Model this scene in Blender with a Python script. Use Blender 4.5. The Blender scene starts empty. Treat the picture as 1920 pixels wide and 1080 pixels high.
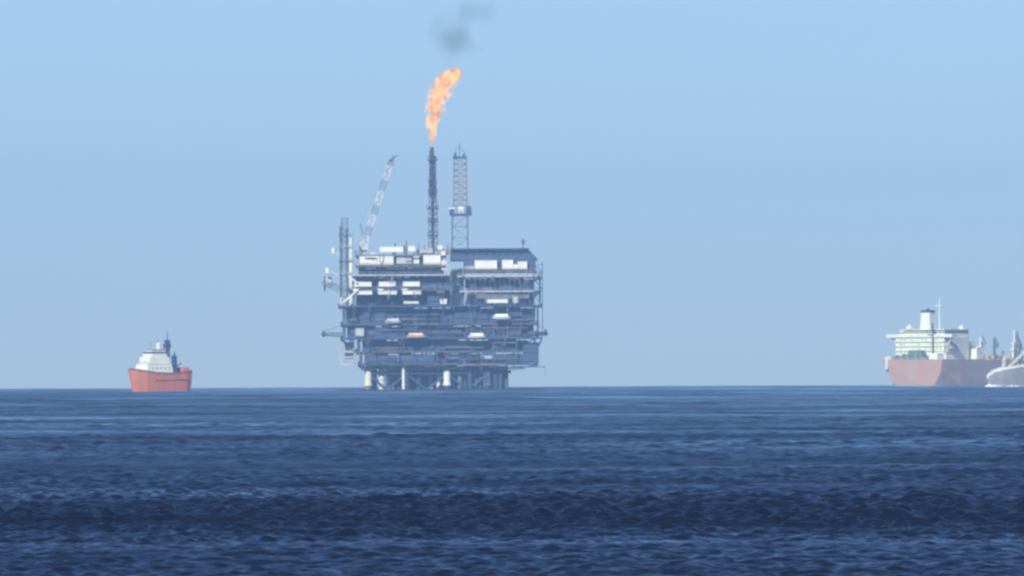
import bpy, math, random
import numpy as np
from mathutils import Vector, Matrix

# ------------------------------------------------------------------ camera, sky, sun
S = bpy.context.scene
COL = S.collection
R_EARTH = 6.371e6
EYE = 5.0
F = 17100.0                        # focal length in pixels of a 1920 px wide picture

def drop(d):                       # how far the sea surface falls away with distance
    return -d * d / (2 * R_EARTH)

cam_d = bpy.data.cameras.new("camera")
cam = bpy.data.objects.new("camera", cam_d)
COL.objects.link(cam)
cam_d.angle = 2 * math.atan(960 / F)
cam_d.clip_start = 0.5
cam_d.clip_end = 60000
cam.location = (0, 0, EYE)
pitch = math.atan(186 / F) - math.sqrt(2 * EYE / R_EARTH)
cam.matrix_world = (Matrix.Translation((0, 0, EYE)) @ Matrix.Rotation(math.pi / 2 + pitch, 4, 'X')
                    @ Matrix.Rotation(math.radians(-0.24), 4, 'Z'))
S.camera = cam

SUN_EL, SUN_AZ = math.radians(36), math.radians(-157)     # azimuth clockwise from +Y: behind us, to the left
w = bpy.data.worlds.new("World")
S.world = w
w.use_nodes = True
nt = w.node_tree
bg = nt.nodes["Background"]
sky = nt.nodes.new("ShaderNodeTexSky")
sky.sky_type = 'NISHITA'
sky.sun_disc = False
sky.sun_elevation = SUN_EL
sky.sun_rotation = SUN_AZ
sky.air_density = 1.0
sky.dust_density = 0.1
sky.ozone_density = 3.4
tint = nt.nodes.new("ShaderNodeMixRGB")          # the camera's white balance on the sky
tint.blend_type = 'MULTIPLY'
tint.inputs[0].default_value = 1
tint.inputs[2].default_value = (0.68, 0.88, 1.29, 1)
nt.links.new(sky.outputs[0], tint.inputs[1])
nt.links.new(tint.outputs[0], bg.inputs[0])
bg.inputs[1].default_value = 0.073

sd = bpy.data.lights.new("sun", 'SUN')
sd.energy = 5.0
sd.angle = math.radians(0.53)
sd.color = (1.0, 0.95, 0.86)
sun = bpy.data.objects.new("sun", sd)
COL.objects.link(sun)
to_sun = Vector((math.sin(SUN_AZ) * math.cos(SUN_EL), math.cos(SUN_AZ) * math.cos(SUN_EL), math.sin(SUN_EL)))
sun.rotation_euler = to_sun.to_track_quat('Z', 'Y').to_euler()
sun.location = (0, -50, 300)

S.view_settings.view_transform = 'Standard'
S.view_settings.look = 'None'
S.view_settings.gamma = 1
S.view_settings.exposure = 0.33
S.cycles.filter_width = 2.6
S.cycles.volume_bounces = 1
S.cycles.max_bounces = 6

# ------------------------------------------------------------------ materials
def mat(name, color, rough=0.6, metal=0.0, var=0.25, scale=0.4, color2=None, streak=True):
    """paint or steel with procedural wear: blotches, and streaks that run down"""
    m = bpy.data.materials.new(name)
    m.use_nodes = True
    t = m.node_tree
    b = t.nodes["Principled BSDF"]
    b.inputs["Roughness"].default_value = rough
    b.inputs["Metallic"].default_value = metal
    tc = t.nodes.new("ShaderNodeTexCoord")
    mp = t.nodes.new("ShaderNodeMapping")
    mp.inputs["Scale"].default_value = (1, 1, 0.3 if streak else 1)
    n = t.nodes.new("ShaderNodeTexNoise")
    n.inputs["Scale"].default_value = scale
    n.inputs["Detail"].default_value = 6
    n.inputs["Roughness"].default_value = 0.65
    r = t.nodes.new("ShaderNodeValToRGB")
    c2 = color2 or tuple(c * (1 - var) for c in color)
    r.color_ramp.elements[0].position = 0.38
    r.color_ramp.elements[0].color = (*c2, 1)
    r.color_ramp.elements[1].position = 0.62
    r.color_ramp.elements[1].color = (*color, 1)
    t.links.new(tc.outputs["Object"], mp.inputs[0])
    t.links.new(mp.outputs[0], n.inputs["Vector"])
    t.links.new(n.outputs[0], r.inputs[0])
    t.links.new(r.outputs[0], b.inputs["Base Color"])
    return m

M = dict(
    dark=mat("dark_steel", (0.055, 0.06, 0.075), 0.6, 0, 0.5, 0.25),
    deck=mat("deck_steel", (0.10, 0.11, 0.13), 0.7, 0, 0.4, 0.3),
    steel=mat("grey_steel", (0.15, 0.17, 0.20), 0.55, 0, 0.4, 0.3),
    bluegrey=mat("blue_grey_cladding", (0.045, 0.078, 0.165), 0.6, 0, 0.35, 0.25),
    light=mat("light_grey_paint", (0.50, 0.51, 0.52), 0.5, 0, 0.3, 0.3),
    white=mat("white_paint", (0.82, 0.83, 0.70), 0.5, 0, 0.12, 0.2),
    offwhite=mat("weathered_white_paint", (0.80, 0.80, 0.69), 0.55, 0, 0.2, 0.25),
    cream=mat("cream_paint", (0.80, 0.78, 0.56), 0.55, 0, 0.15, 0.2),
    housepaint=mat("weathered_cream_house_paint", (0.82, 0.81, 0.58), 0.6, 0, 0, 0.12, color2=(0.70, 0.75, 0.56)),
    boompaint=mat("chalky_boom_paint", (0.62, 0.63, 0.62), 0.6, 0, 0.25, 0.4),
    rust=mat("rusty_steel", (0.30, 0.17, 0.12), 0.8, 0, 0.5, 0.4),
    pink=mat("faded_orange_paint", (0.72, 0.46, 0.36), 0.5, 0, 0.2, 0.3),
    red=mat("red_hull_paint", (0.70, 0.15, 0.05), 0.6, 0, 0, 0.35, color2=(0.50, 0.17, 0.09)),
    tanker=mat("faded_red_hull_paint", (0.58, 0.32, 0.22), 0.6, 0, 0.0, 0.09, color2=(0.50, 0.39, 0.28)),
    green=mat("green_paint", (0.13, 0.25, 0.15), 0.6, 0, 0.4, 0.2),
    yellow=mat("yellow_paint", (0.60, 0.50, 0.22), 0.55, 0, 0.35, 0.3),
    black=mat("black_paint", (0.03, 0.03, 0.035), 0.5, 0, 0.3, 0.3),
    hullgrey=mat("grey_hull_paint", (0.29, 0.29, 0.30), 0.5, 0, 0.3, 0.12),
    brown=mat("brown_primer", (0.20, 0.15, 0.11), 0.7, 0, 0.4, 0.3),
)
g = bpy.data.materials.new("dark_glass")
g.use_nodes = True
g.node_tree.nodes["Principled BSDF"].inputs["Base Color"].default_value = (0.03, 0.04, 0.05, 1)
g.node_tree.nodes["Principled BSDF"].inputs["Roughness"].default_value = 0.1
M['glass'] = g

# ------------------------------------------------------------------ mesh helpers
class MB:
    def __init__(s):
        s.v, s.f = [], []

    def add(s, vs, fs):
        k = len(s.v)
        s.v += [tuple(a) for a in vs]
        s.f += [tuple(i + k for i in q) for q in fs]
        return s

    def box(s, x0, x1, y0, y1, z0, z1, tx=0.0, ty=0.0):
        """box, its top face drawn in by tx / ty"""
        vs = [(x0, y0, z0), (x1, y0, z0), (x1, y1, z0), (x0, y1, z0),
              (x0 + tx, y0 + ty, z1), (x1 - tx, y0 + ty, z1), (x1 - tx, y1 - ty, z1), (x0 + tx, y1 - ty, z1)]
        return s.add(vs, [(3, 2, 1, 0), (4, 5, 6, 7), (0, 1, 5, 4), (1, 2, 6, 5), (2, 3, 7, 6), (3, 0, 4, 7)])

    def tube(s, p, q, r, n=4, r2=None):
        p, q = Vector(p), Vector(q)
        r2 = r if r2 is None else r2
        d = (q - p)
        if d.length < 1e-6:
            return s
        d.normalize()
        a = d.orthogonal().normalized() if abs(d.z) < 0.99 else Vector((1, 0, 0))
        if abs(d.z) < 0.99:
            a = Vector((0, 0, 1)).cross(d).normalized()
        b = d.cross(a)
        ph = math.pi / 4 if n == 4 else 0
        vs = []
        for c, rr in ((p, r), (q, r2)):
            for k in range(n):
                t = ph + 2 * math.pi * k / n
                vs.append(c + (a * math.cos(t) + b * math.sin(t)) * rr)
        fs = [(k, (k + 1) % n, n + (k + 1) % n, n + k) for k in range(n)]
        fs += [tuple(range(n - 1, -1, -1)), tuple(range(n, 2 * n))]
        return s.add(vs, fs)

    def rail(s, pts, h=1.2, r=0.06, gap=2.5):
        """guard rail along a line of deck points"""
        for a, b in zip(pts[:-1], pts[1:]):
            a, b = Vector(a), Vector(b)
            for z in (h, h * 0.55):
                s.tube(a + Vector((0, 0, z)), b + Vector((0, 0, z)), r)
            n = max(1, int((b - a).length / gap))
            for k in range(n + 1):
                c = a.lerp(b, k / n)
                s.tube(c, c + Vector((0, 0, h)), r)
        return s

    def lattice(s, c0, c1, w0, w1, bays, r, rb=None, depth=None):
        """four-chord lattice between two centres"""
        c0, c1 = Vector(c0), Vector(c1)
        rb = rb or r * 0.6
        d = (c1 - c0).normalized()
        if abs(d.z) > 0.999:
            a, b = Vector((1, 0, 0)), Vector((0, 1, 0))
        else:
            b = Vector((0, 1, 0))
            a = b.cross(d).normalized()
            b = d.cross(a).normalized()
        def corner(k, t):
            w = (w0 + (w1 - w0) * t) / 2
            wd = w if depth is None else depth / 2
            sx, sy = ((-1, -1), (1, -1), (1, 1), (-1, 1))[k]
            return c0.lerp(c1, t) + a * sx * w + b * sy * wd
        for k in range(4):
            s.tube(corner(k, 0), corner(k, 1), r)
        for i in range(bays + 1):
            t = i / bays
            for k in range(4):
                s.tube(corner(k, t), corner((k + 1) % 4, t), rb)
                if i < bays:
                    t2 = (i + 1) / bays
                    if (i + k) % 2:
                        s.tube(corner(k, t), corner((k + 1) % 4, t2), rb)
                    else:
                        s.tube(corner((k + 1) % 4, t), corner(k, t2), rb)
        return s

    def build(s, name, material, parent=None, loc=(0, 0, 0), rz=0.0, smooth=False, label=None):
        me = bpy.data.meshes.new(name)
        me.from_pydata(s.v, [], s.f)
        me.materials.append(material)
        if smooth:
            me.polygons.foreach_set('use_smooth', [True] * len(me.polygons))
        o = bpy.data.objects.new(name, me)
        COL.objects.link(o)
        o.location = loc
        o.rotation_euler = (0, 0, rz)
        if parent:
            o.parent = parent
        if label:
            o['label'] = label
        return o

def empty(name, loc, label, cat, rz=0.0, group=None):
    o = bpy.data.objects.new(name, None)
    COL.objects.link(o)
    o.location = loc
    o.rotation_euler = (0, 0, rz)
    o.empty_display_size = 5
    o['label'] = label
    o['category'] = cat
    if group:
        o['group'] = group
    return o

# ------------------------------------------------------------------ the sea: one curved sheet with real waves
def make_sea():
    rng = np.random.default_rng(7)
    # directions: fine steps where one looks, coarse round the rest of the circle
    fine = np.radians(np.linspace(-4.0, 4.0, 1150))
    side = np.radians(4.0 + np.cumsum(np.geomspace(0.02, 9.0, 60)))
    side = side[side < math.radians(178)]
    ang = np.concatenate([-side[::-1], fine, side])
    r1 = np.geomspace(1.0, 215.0, 60, endpoint=False)
    r2 = [215.0]
    while r2[-1] < 8600:
        r2.append(r2[-1] + 0.105 * (r2[-1] / 230) ** 1.17)
    r2 = np.array(r2[:-1])
    r3 = np.geomspace(8600.0, 9600.0, 8)
    rad = np.concatenate([r1, r2, r3])
    na, nr = len(ang), len(rad)
    spacing = np.gradient(rad)
    Rr, A = np.meshgrid(rad, ang, indexing='ij')
    X = (Rr * np.sin(A)).astype(np.float32)
    Y = (Rr * np.cos(A)).astype(np.float32)
    Z = np.zeros_like(X)
    outside = (np.abs(A) > math.radians(4.1)).astype(np.float32)
    # wave trains: long swell to short chop, running towards the camera and a little across
    waves = []
    for L, amp, n, spread in ((240, 0.34, 4, 16), (95, 0.30, 4, 12), (46, 0.18, 6, 20), (22, 0.085, 8, 30), (11, 0.055, 10, 50),
                              (5.5, 0.06, 14, 50), (2.8, 0.042, 20, 55), (1.6, 0.040, 26, 65), (.9, .042, 30, 75), (.55, .029, 30, 85)):
        for k in range(n):
            waves.append((L * rng.uniform(0.72, 1.35), amp / math.sqrt(n) * rng.uniform(0.6, 1.4),
                          math.radians(rng.normal(8, spread)), rng.uniform(0, 2 * math.pi)))
    # gusts: where the wind leaves the surface calmer or rougher
    gust = np.zeros_like(X)
    for k in range(10):
        L = rng.uniform(60, 420)
        th = math.radians(rng.normal(0, 25))
        gust += np.sin(2 * math.pi / L * (X * 0.35 * math.sin(th) + Y * math.cos(th)) + rng.uniform(0, 6.28)) / 3.2
    gust = np.clip(1 + 0.42 * gust, 0.35, 1.9).astype(np.float32)
    for L, amp, th, ph in waves:
        k = 2 * math.pi / L
        att = np.clip((L / spacing - 2.0) / 2.0, 0, 1).astype(np.float32)[:, None]
        if not att.any():
            continue
        rows = np.nonzero(att[:, 0] > 0)[0]
        lo, hi = rows[0], rows[-1] + 1
        phase = (X[lo:hi] * math.sin(th) + Y[lo:hi] * math.cos(th)) * np.float32(k) + np.float32(ph)
        s = np.sin(phase)
        crest = 1 - 2 * np.abs(np.cos(phase / 2))          # narrow crests, wide troughs
        a2 = 1.0 if L > 30 else gust[lo:hi]
        wv = amp * ((0.6 * s + 0.4 * crest) if L > 4 else (0.85 * s + 0.15 * crest)) * att[lo:hi] * a2
        if L < 30:
            wv *= 1 - outside[lo:hi]
        Z[lo:hi] += wv
    Z *= np.clip((Rr - 4) / 30, 0.0, 1)
    Z = Z + drop(Rr)
    Z[-1] -= 3
    verts = np.empty((nr * na + 1, 3), np.float32)
    verts[:-1, 0] = X.ravel(); verts[:-1, 1] = Y.ravel(); verts[:-1, 2] = Z.ravel()
    verts[-1] = (0, 0, 0)
    i = np.arange(nr - 1)[:, None] * na
    j = np.arange(na - 1)[None, :]
    a = (i + j).ravel()
    quads = np.stack([a, a + 1, a + na + 1, a + na], 1)
    b = (np.arange(nr - 1) * na)                            # close the circle behind the camera
    seam = np.stack([b + na - 1, b, b + na, b + 2 * na - 1], 1)
    quads = np.concatenate([quads, seam]).astype(np.int32)
    c = np.arange(na)
    tris = np.stack([np.full(na, nr * na), np.roll(c, -1), c], 1).astype(np.int32)
    me = bpy.data.meshes.new("sea")
    me.vertices.add(len(verts))
    me.vertices.foreach_set('co', verts.ravel())
    nq, ntr = len(quads), len(tris)
    me.loops.add(nq * 4 + ntr * 3)
    me.loops.foreach_set('vertex_index', np.concatenate([quads[:, ::-1].ravel(), tris[:, ::-1].ravel()]))
    me.polygons.add(nq + ntr)
    me.polygons.foreach_set('loop_start', np.concatenate([np.arange(nq) * 4, nq * 4 + np.arange(ntr) * 3]).astype(np.int32))
    me.polygons.foreach_set('use_smooth', np.ones(nq + ntr, bool))
    me.update(calc_edges=True)
    me.validate()
    o = bpy.data.objects.new("sea", me)
    COL.objects.link(o)
    o['kind'] = 'structure'
    m = bpy.data.materials.new("sea_water")
    m.use_nodes = True
    t = m.node_tree
    bs = t.nodes["Principled BSDF"]
    bs.inputs["Base Color"].default_value = (0.006, 0.011, 0.026, 1)
    bs.inputs["Roughness"].default_value = 0.22
    bs.inputs["IOR"].default_value = 1.18
    geo = t.nodes.new("ShaderNodeNewGeometry")
    def noise(scale, sx, sy, detail=4, rough=0.6):
        mp = t.nodes.new("ShaderNodeMapping")
        mp.inputs["Scale"].default_value = (sx, sy, 1)
        n = t.nodes.new("ShaderNodeTexNoise")
        n.inputs["Scale"].default_value = scale
        n.inputs["Detail"].default_value = detail
        n.inputs["Roughness"].default_value = rough
        t.links.new(geo.outputs["Position"], mp.inputs[0])
        t.links.new(mp.outputs[0], n.inputs["Vector"])
        return n
    n1 = noise(2.2, 0.5, 1.0, 5)                            # ripples about half a metre long
    b1 = t.nodes.new("ShaderNodeBump")
    b1.inputs["Distance"].default_value = 0.22
    b1.inputs["Strength"].default_value = 0.9
    t.links.new(n1.outputs[0], b1.inputs["Height"])
    n2 = noise(0.25, 0.5, 1.0, 5)                           # chop of a few metres, carries into the distance
    b2 = t.nodes.new("ShaderNodeBump")
    b2.inputs["Distance"].default_value = 0.8
    b2.inputs["Strength"].default_value = 0.6
    t.links.new(n2.outputs[0], b2.inputs["Height"])
    t.links.new(b1.outputs[0], b2.inputs["Normal"])
    t.links.new(b2.outputs[0], bs.inputs["Normal"])
    n3 = noise(0.02, 0.25, 1.0, 4, 0.7)                     # slicks: smoother and rougher water
    mr = t.nodes.new("ShaderNodeMapRange")
    mr.inputs["From Min"].default_value = 0.35
    mr.inputs["From Max"].default_value = 0.65
    mr.inputs["To Min"].default_value = 0.12
    mr.inputs["To Max"].default_value = 0.38
    t.links.new(n3.outputs[0], mr.inputs[0])
    t.links.new(mr.outputs[0], bs.inputs["Roughness"])
    mr2 = t.nodes.new("ShaderNodeMapRange")
    mr2.inputs["From Min"].default_value = 0.36
    mr2.inputs["From Max"].default_value = 0.64
    mr2.inputs["To Min"].default_value = 0.15
    mr2.inputs["To Max"].default_value = 1.0
    t.links.new(n3.outputs[0], mr2.inputs[0])
    t.links.new(mr2.outputs[0], b2.inputs["Strength"])
    t.links.new(mr2.outputs[0], b1.inputs["Strength"])
    me.materials.append(m)
make_sea()

# ------------------------------------------------------------------ the platform
D = 4500.0
PX = F / D
def X(px): return (px - 828) / PX
def Z(py): return (729 - py) / PX
rnd = random.Random(11)
plat = empty("offshore_platform", ((828 - 960) / PX, D, drop(D)),
             "huge offshore oil platform on steel legs with stacked decks, crane, derrick and flare stack", "oil platform")
def P(mb, name, m, label=None, parent=None, smooth=False):
    return mb.build(name, M[m], parent or plat, label=label, smooth=smooth)
YF, YB = -30.0, 30.0       # front and back edge of the decks

# jacket legs
for px, m in ((691, 'cream'), (762, 'bluegrey'), (838, 'white'), (915, 'steel')):
    for y in (-21, 21):
        mb = MB()
        top = Z(686)
        mb.tube((X(px), y, -12), (X(px), y, top), 1.75 if px != 915 else 1.3, 16)
        mb.tube((X(px), y, top - 1.8), (X(px), y, top - 0.4), 2.2, 16)
        mb.tube((X(px), y, 2.0), (X(px), y, 3.0), 2.1, 16)
        P(mb, "leg", m if y < 0 else 'steel', smooth=False)
mb = MB()
legx = [X(p) for p in (691, 762, 838, 915)]
for y in (-21, 21):
    for a, b in zip(legx[:-1], legx[1:]):
        mb.tube((a, y, -8), (b, y, Z(700)), 0.55, 8)
        mb.tube((b, y, -8), (a, y, Z(700)), 0.55, 8)
    mb.tube((legx[0], y, Z(699)), (legx[-1], y, Z(699)), 0.6, 8)
for a in legx:
    mb.tube((a, -21, -8), (a, 21, Z(700)), 0.55, 8)
    mb.tube((a, 21, -8), (a, -21, Z(700)), 0.55, 8)
    mb.tube((a, -21, Z(699)), (a, 21, Z(699)), 0.6, 8)
P(mb, "jacket_bracing", 'bluegrey')
# well conductors and risers between the legs
for px, y, r, m in ((716, -19, 1.5, 'offwhite'), (735, -15, 1.1, 'light'), (757, -23.5, 0.75, 'white'), (775, -10, 0.8, 'bluegrey'),
                    (808, -12, 1.4, 'light'), (822, -17, 0.9, 'offwhite'), (862, -8, 1.3, 'bluegrey'),
                    (878, -14, 1.2, 'bluegrey'), (895, -6, 1.3, 'steel'), (932, -10, 1.2, 'bluegrey'), (945, -4, 1.0, 'steel'),
                    (745, 5, 1.4, 'dark'), (790, 2, 1.6, 'bluegrey'), (850, 6, 1.5, 'dark'), (702, -14, 1.3, 'steel'), (727, -19, 1.0, 'bluegrey'), (748, -12, 1.5, 'bluegrey'), (769, -15, .9, 'steel'), (785, -18, 1.3, 'bluegrey'), (797, -9, 1.5, 'steel'), (815, -6, 1.3, 'bluegrey'), (828, -10, 1.2, 'light'), (848, -17, 1.2, 'bluegrey')):
    mb = MB().tube((X(px), y, -12), (X(px), y, Z(686)), r, 10)
    for z in (1.5, 5.0, 8.5):
        mb.tube((X(px), y, z), (X(px), y, z + 0.4), r * 1.25, 10)
    P(mb, "riser", m)
for k in range(30):
    px = 725 + 7.4 * k
    mb = MB().tube((X(px), 8 + 3 * math.sin(k * 1.7), -12), (X(px), 8 + 3 * math.sin(k * 1.7), Z(686)), 0.85, 8)
    P(mb, "well_conductor", 'bluegrey' if k % 3 else 'steel')
mb = MB().box(X(720), X(832), -18, -8, Z(698), Z(695.5))
mb.rail([(X(720), -18, Z(695.5)), (X(832), -18, Z(695.5))])
P(mb, "walkway", 'dark')
mb = MB().box(X(850), X(948), -16, -4, Z(706), Z(703))
mb.rail([(X(850), -16, Z(703)), (X(948), -16, Z(703))])
P(mb, "walkway", 'bluegrey')

# decks: (left px, right px, deck top py, front y, back y, material)
decks = [
    (680, 960, 688, -24, 24, 'dark'), (672, 1008, 681, -26, 26, 'dark'), (668, 1006, 657, -26, 28, 'deck'),
    (640, 1016, 632, -29, 29, 'bluegrey'), (640, 1010, 606, -28, 29, 'deck'), (636, 1016, 572, YF, YB, 'bluegrey'),
    (655, 850, 541.5, -28, 29, 'deck'), (862, 1014, 545, -28, 29, 'light'), (660, 845, 514, -29, 29, 'light'),
    (858, 1016, 517, -29.5, 29, 'light'), (668, 836, 497, -28, 28, 'brown'), (868, 1006, 507.5, -29.5, 29, 'brown'),
    (668, 836, 477, -27, 27, 'steel'), (846, 992, 466, -26, 27, 'bluegrey')]
for x0, x1, py, y0, y1, m in decks:
    th = 0.75
    mb = MB().box(X(x0), X(x1), y0, y1, Z(py) - th, Z(py))
    n = int((X(x1) - X(x0)) / 4)
    for k in range(n + 1):                 # girders under the plate
        gx = X(x0) + 0.3 + (X(x1) - X(x0) - 0.6) * k / n
        mb.box(gx - 0.15, gx + 0.15, y0 + 0.4, y1 - 0.4, Z(py) - th - 0.7, Z(py) - th - 0.002)
    P(mb, "deck", m)
    rl = MB().rail([(X(x0) + .1, y1 - .1, Z(py)), (X(x0) + .1, y0 + .1, Z(py)), (X(x1) - .1, y0 + .1, Z(py)), (X(x1) - .1, y1 - .1, Z(py))], gap=3)
    P(rl, "guard_rail", 'light' if py < 570 else 'bluegrey')

# the cellar steps inward below the lowest deck
for x0, x1, p0, p1, y in ((688, 722, 697, 688, -17), (735, 790, 694, 688, -19), (852, 958, 699, 688, -19), (960, 984, 689, 681, -20), (676, 690, 688, 681, -20), (800, 830, 693, 688, -18)):
    mb = MB().box(X(x0), X(x1), y, 18, Z(p0), Z(p1) - 1.46, 0, 0)
    for k in range(5):
        a = X(x0) + (X(x1) - X(x0)) * (k + .5) / 5
        mb.box(a - .2, a + .2, y - .5, y - .002, Z(p0) - 1.2, Z(p1) - 1.5)
    P(mb, "cellar_module", 'bluegrey')
# tide and growth bands where the legs stand in the water
for px in (691, 762, 838, 915):
    P(MB().tube((X(px), -21, -2), (X(px), -21, 1.9), 1.85 if px != 915 else 1.4, 16), "splash_band", 'dark' if px != 691 else 'green')
# cable trays, ladders and hose loops hung over the front of the decks
for k in range(48):
    px = rnd.uniform(664, 1005)
    pt_ = rnd.choice((477, 497, 514, 541, 572, 606, 632, 657) if px < 845 else (507, 517, 545, 572, 606, 632, 657, 681))
    hgt = rnd.uniform(2, 7)
    mb = MB()
    yy = -29.9 - rnd.random() * .4
    if pt_ < 500: yy = -28.4
    if k % 3 == 0:
        for a in (0, .7):
            mb.tube((X(px) + a, yy, Z(pt_) + 1), (X(px) + a, yy, Z(pt_) - hgt), .1)
        for j in range(int(hgt / .6)):
            mb.tube((X(px), yy, Z(pt_) + .6 - j * .6), (X(px) + .7, yy, Z(pt_) + .6 - j * .6), .07)
        P(mb, "ladder", 'light' if pt_ < 572 else 'steel')
    elif k % 3 == 1:
        w_ = rnd.uniform(4, 14)
        mb.box(X(px), X(px) + w_, yy, yy + .3, Z(pt_) - 1.9, Z(pt_) - 1.5).tube((X(px) + w_, yy + .1, Z(pt_) - 1.7), (X(px) + w_, yy + .1, Z(pt_) - hgt), .12)
        P(mb, "cable_tray", rnd.choice(('steel', 'bluegrey', 'light', 'rust')))
    else:
        w_ = rnd.uniform(1, 4)
        for j in range(8):
            a, b = j / 8, (j + 1) / 8
            mb.tube((X(px) + w_ * a, yy, Z(pt_) - hgt * math.sin(math.pi * a)), (X(px) + w_ * b, yy, Z(pt_) - hgt * math.sin(math.pi * b)), .16, 6)
        P(mb, "hose_loop", rnd.choice(('dark', 'steel', 'rust')))
# load-bearing trusses and columns between decks on the front and the sides
def truss(x0, x1, p0, p1, y, bay, m, r=0.32):
    mb = MB()
    z0, z1 = Z(p0), Z(p1) - 0.76
    n = max(1, round((X(x1) - X(x0)) / bay))
    xs = [X(x0) + (X(x1) - X(x0)) * k / n for k in range(n + 1)]
    for k, xx in enumerate(xs):
        mb.box(xx - r, xx + r, y - r, y + r, z0, z1)
        if k < n:
            a, b = (z0, z1) if k % 2 else (z1, z0)
            mb.tube((xx, y, a), (xs[k + 1], y, b), r * 0.8)
    P(mb, "truss", m)
for x0, x1, p0, p1, m in ((688, 950, 688, 681, 'dark'), (676, 1004, 681, 657, 'dark'), (672, 1002, 657, 632, 'dark'), (645, 1008, 632, 606, 'bluegrey'),
                          (645, 1008, 606, 572, 'dark'), (662, 846, 572, 541.5, 'bluegrey'), (868, 1012, 572, 545, 'steel'),
                          (664, 843, 541.5, 514, 'bluegrey'), (868, 1012, 545, 517, 'bluegrey')):
    truss(x0, x1, p0, p1, -23.5, 10.5, m)
    truss(x0, x1, p0, p1, 23.5, 10.5, m)
# inner walls that close each storey
for x0, x1, p0, p1, y, m in ((690, 948, 688, 681, -23, 'bluegrey'), (684, 990, 681, 657, -24.2, 'bluegrey'), (680, 990, 657, 632, -24, 'bluegrey'), (652, 1000, 632, 606, -25, 'bluegrey'),
                             (650, 1002, 606, 572, -25, 'bluegrey'), (668, 844, 572, 541.5, -18, 'bluegrey'), (872, 1002, 572, 545, -21, 'steel'),
                             (668, 844, 541.5, 514, -19, 'bluegrey'), (872, 1002, 545, 517, -20, 'bluegrey'), (672, 832, 514, 497, -20, 'bluegrey'),
                             (846, 866, 572, 500, -14, 'bluegrey')):
    mb = MB()
    n = 14
    for k in range(n):                      # cladding panels of unequal depth, with doorways left open
        a, b = X(x0) + (X(x1) - X(x0)) * k / n, X(x0) + (X(x1) - X(x0)) * (k + 1) / n
        j = rnd.choice((0, 0, 1.2, 2.5, -1.5))
        mb.box(a + 0.12, b - 0.12, y + j, 20, Z(p0) + 0.003, Z(p1) - 0.8 - rnd.choice((0, 0, 0.8)))
    P(mb, "storey_wall", m)
    for k in range(6):                      # pipe runs fixed in front of the wall
        zz = Z(p0) + (Z(p1) - Z(p0)) * rnd.uniform(0.15, 0.85)
        a = rnd.uniform(X(x0), X(x1) - 6)
        b = min(X(x1), a + rnd.uniform(6, 26))
        r = rnd.uniform(0.15, 0.42)
        yy = y - 2.2 - rnd.random()
        mb = MB().tube((a, yy, zz), (b, yy, zz), r, 8)
        mb.tube((a, yy, zz), (a, y + 1, zz), r, 8)
        if rnd.random() < .6:
            mb.tube((b, yy, zz), (b, yy, Z(p1) - .8), r, 8)
        P(mb, "pipe_run", rnd.choice(('steel', 'bluegrey', 'steel', 'bluegrey', 'dark', 'rust') if p1 > 560 else ('steel', 'steel', 'light', 'bluegrey', 'dark')))

# equipment on the storeys
def vessel(x, y, z, L, r, m):
    mb = MB()
    mb.tube((x - L / 2, y, z + r + .5), (x + L / 2, y, z + r + .5), r, 14)
    for s in (-1, 1):
        mb.tube((x + s * L / 2, y, z + r + .5), (x + s * (L / 2 + r * .5), y, z + r + .5), r, 14, r * .45)
        mb.box(x + s * L * .3 - .3, x + s * L * .3 + .3, y - r * .7, y + r * .7, z, z + r * .8)
    mb.tube((x, y, z + 2 * r), (x, y, z + 2 * r + 1.2), .3, 8)
    P(mb, "pressure_vessel", m)
def skid(x, y, z, wx, wy, h, m):
    mb = MB().box(x - wx / 2, x + wx / 2, y - wy / 2, y + wy / 2, z, z + .4)
    mb.box(x - wx * .42, x + wx * .42, y - wy * .4, y + wy * .4, z + .403, z + h)
    for k in range(3):
        mb.tube((x + wx * (k - 1) * .28, y - wy * .3, z + h), (x + wx * (k - 1) * .28, y - wy * .3, z + h + rnd.uniform(.3, 1.0)), .22, 8)
    mb.tube((x - wx * .4, y - wy * .5, z + h * .5), (x + wx * .4, y - wy * .5, z + h * .5), .2, 8)
    P(mb, "equipment_skid", m)
for p0, h, x0, x1, y in ((681, 6, 690, 985, -23), (657, 6, 688, 985, -22.5), (632, 6.2, 655, 1000, -25), (606, 8, 655, 1000, -25.5),
                         (572, 7, 800, 845, -25), (545, 6.5, 880, 1005, -25), (541.5, 6.5, 800, 842, -25)):
    xx = X(x0)
    while xx < X(x1) - 3:
        wx = rnd.uniform(3, 8)
        if rnd.random() < 0.35:
            r = rnd.uniform(.8, 1.5)
            vessel(xx + wx / 2, y, Z(p0), wx * .8, r, rnd.choice(('deck', 'bluegrey', 'bluegrey')))
        elif rnd.random() < .75:
            skid(xx + wx / 2, y, Z(p0), wx, rnd.uniform(2, 4), rnd.uniform(1.6, h - 1.8), rnd.choice(('bluegrey', 'dark', 'bluegrey', 'bluegrey', 'bluegrey', 'deck')))
        xx += wx + rnd.uniform(0.5, 3.5)

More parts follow.
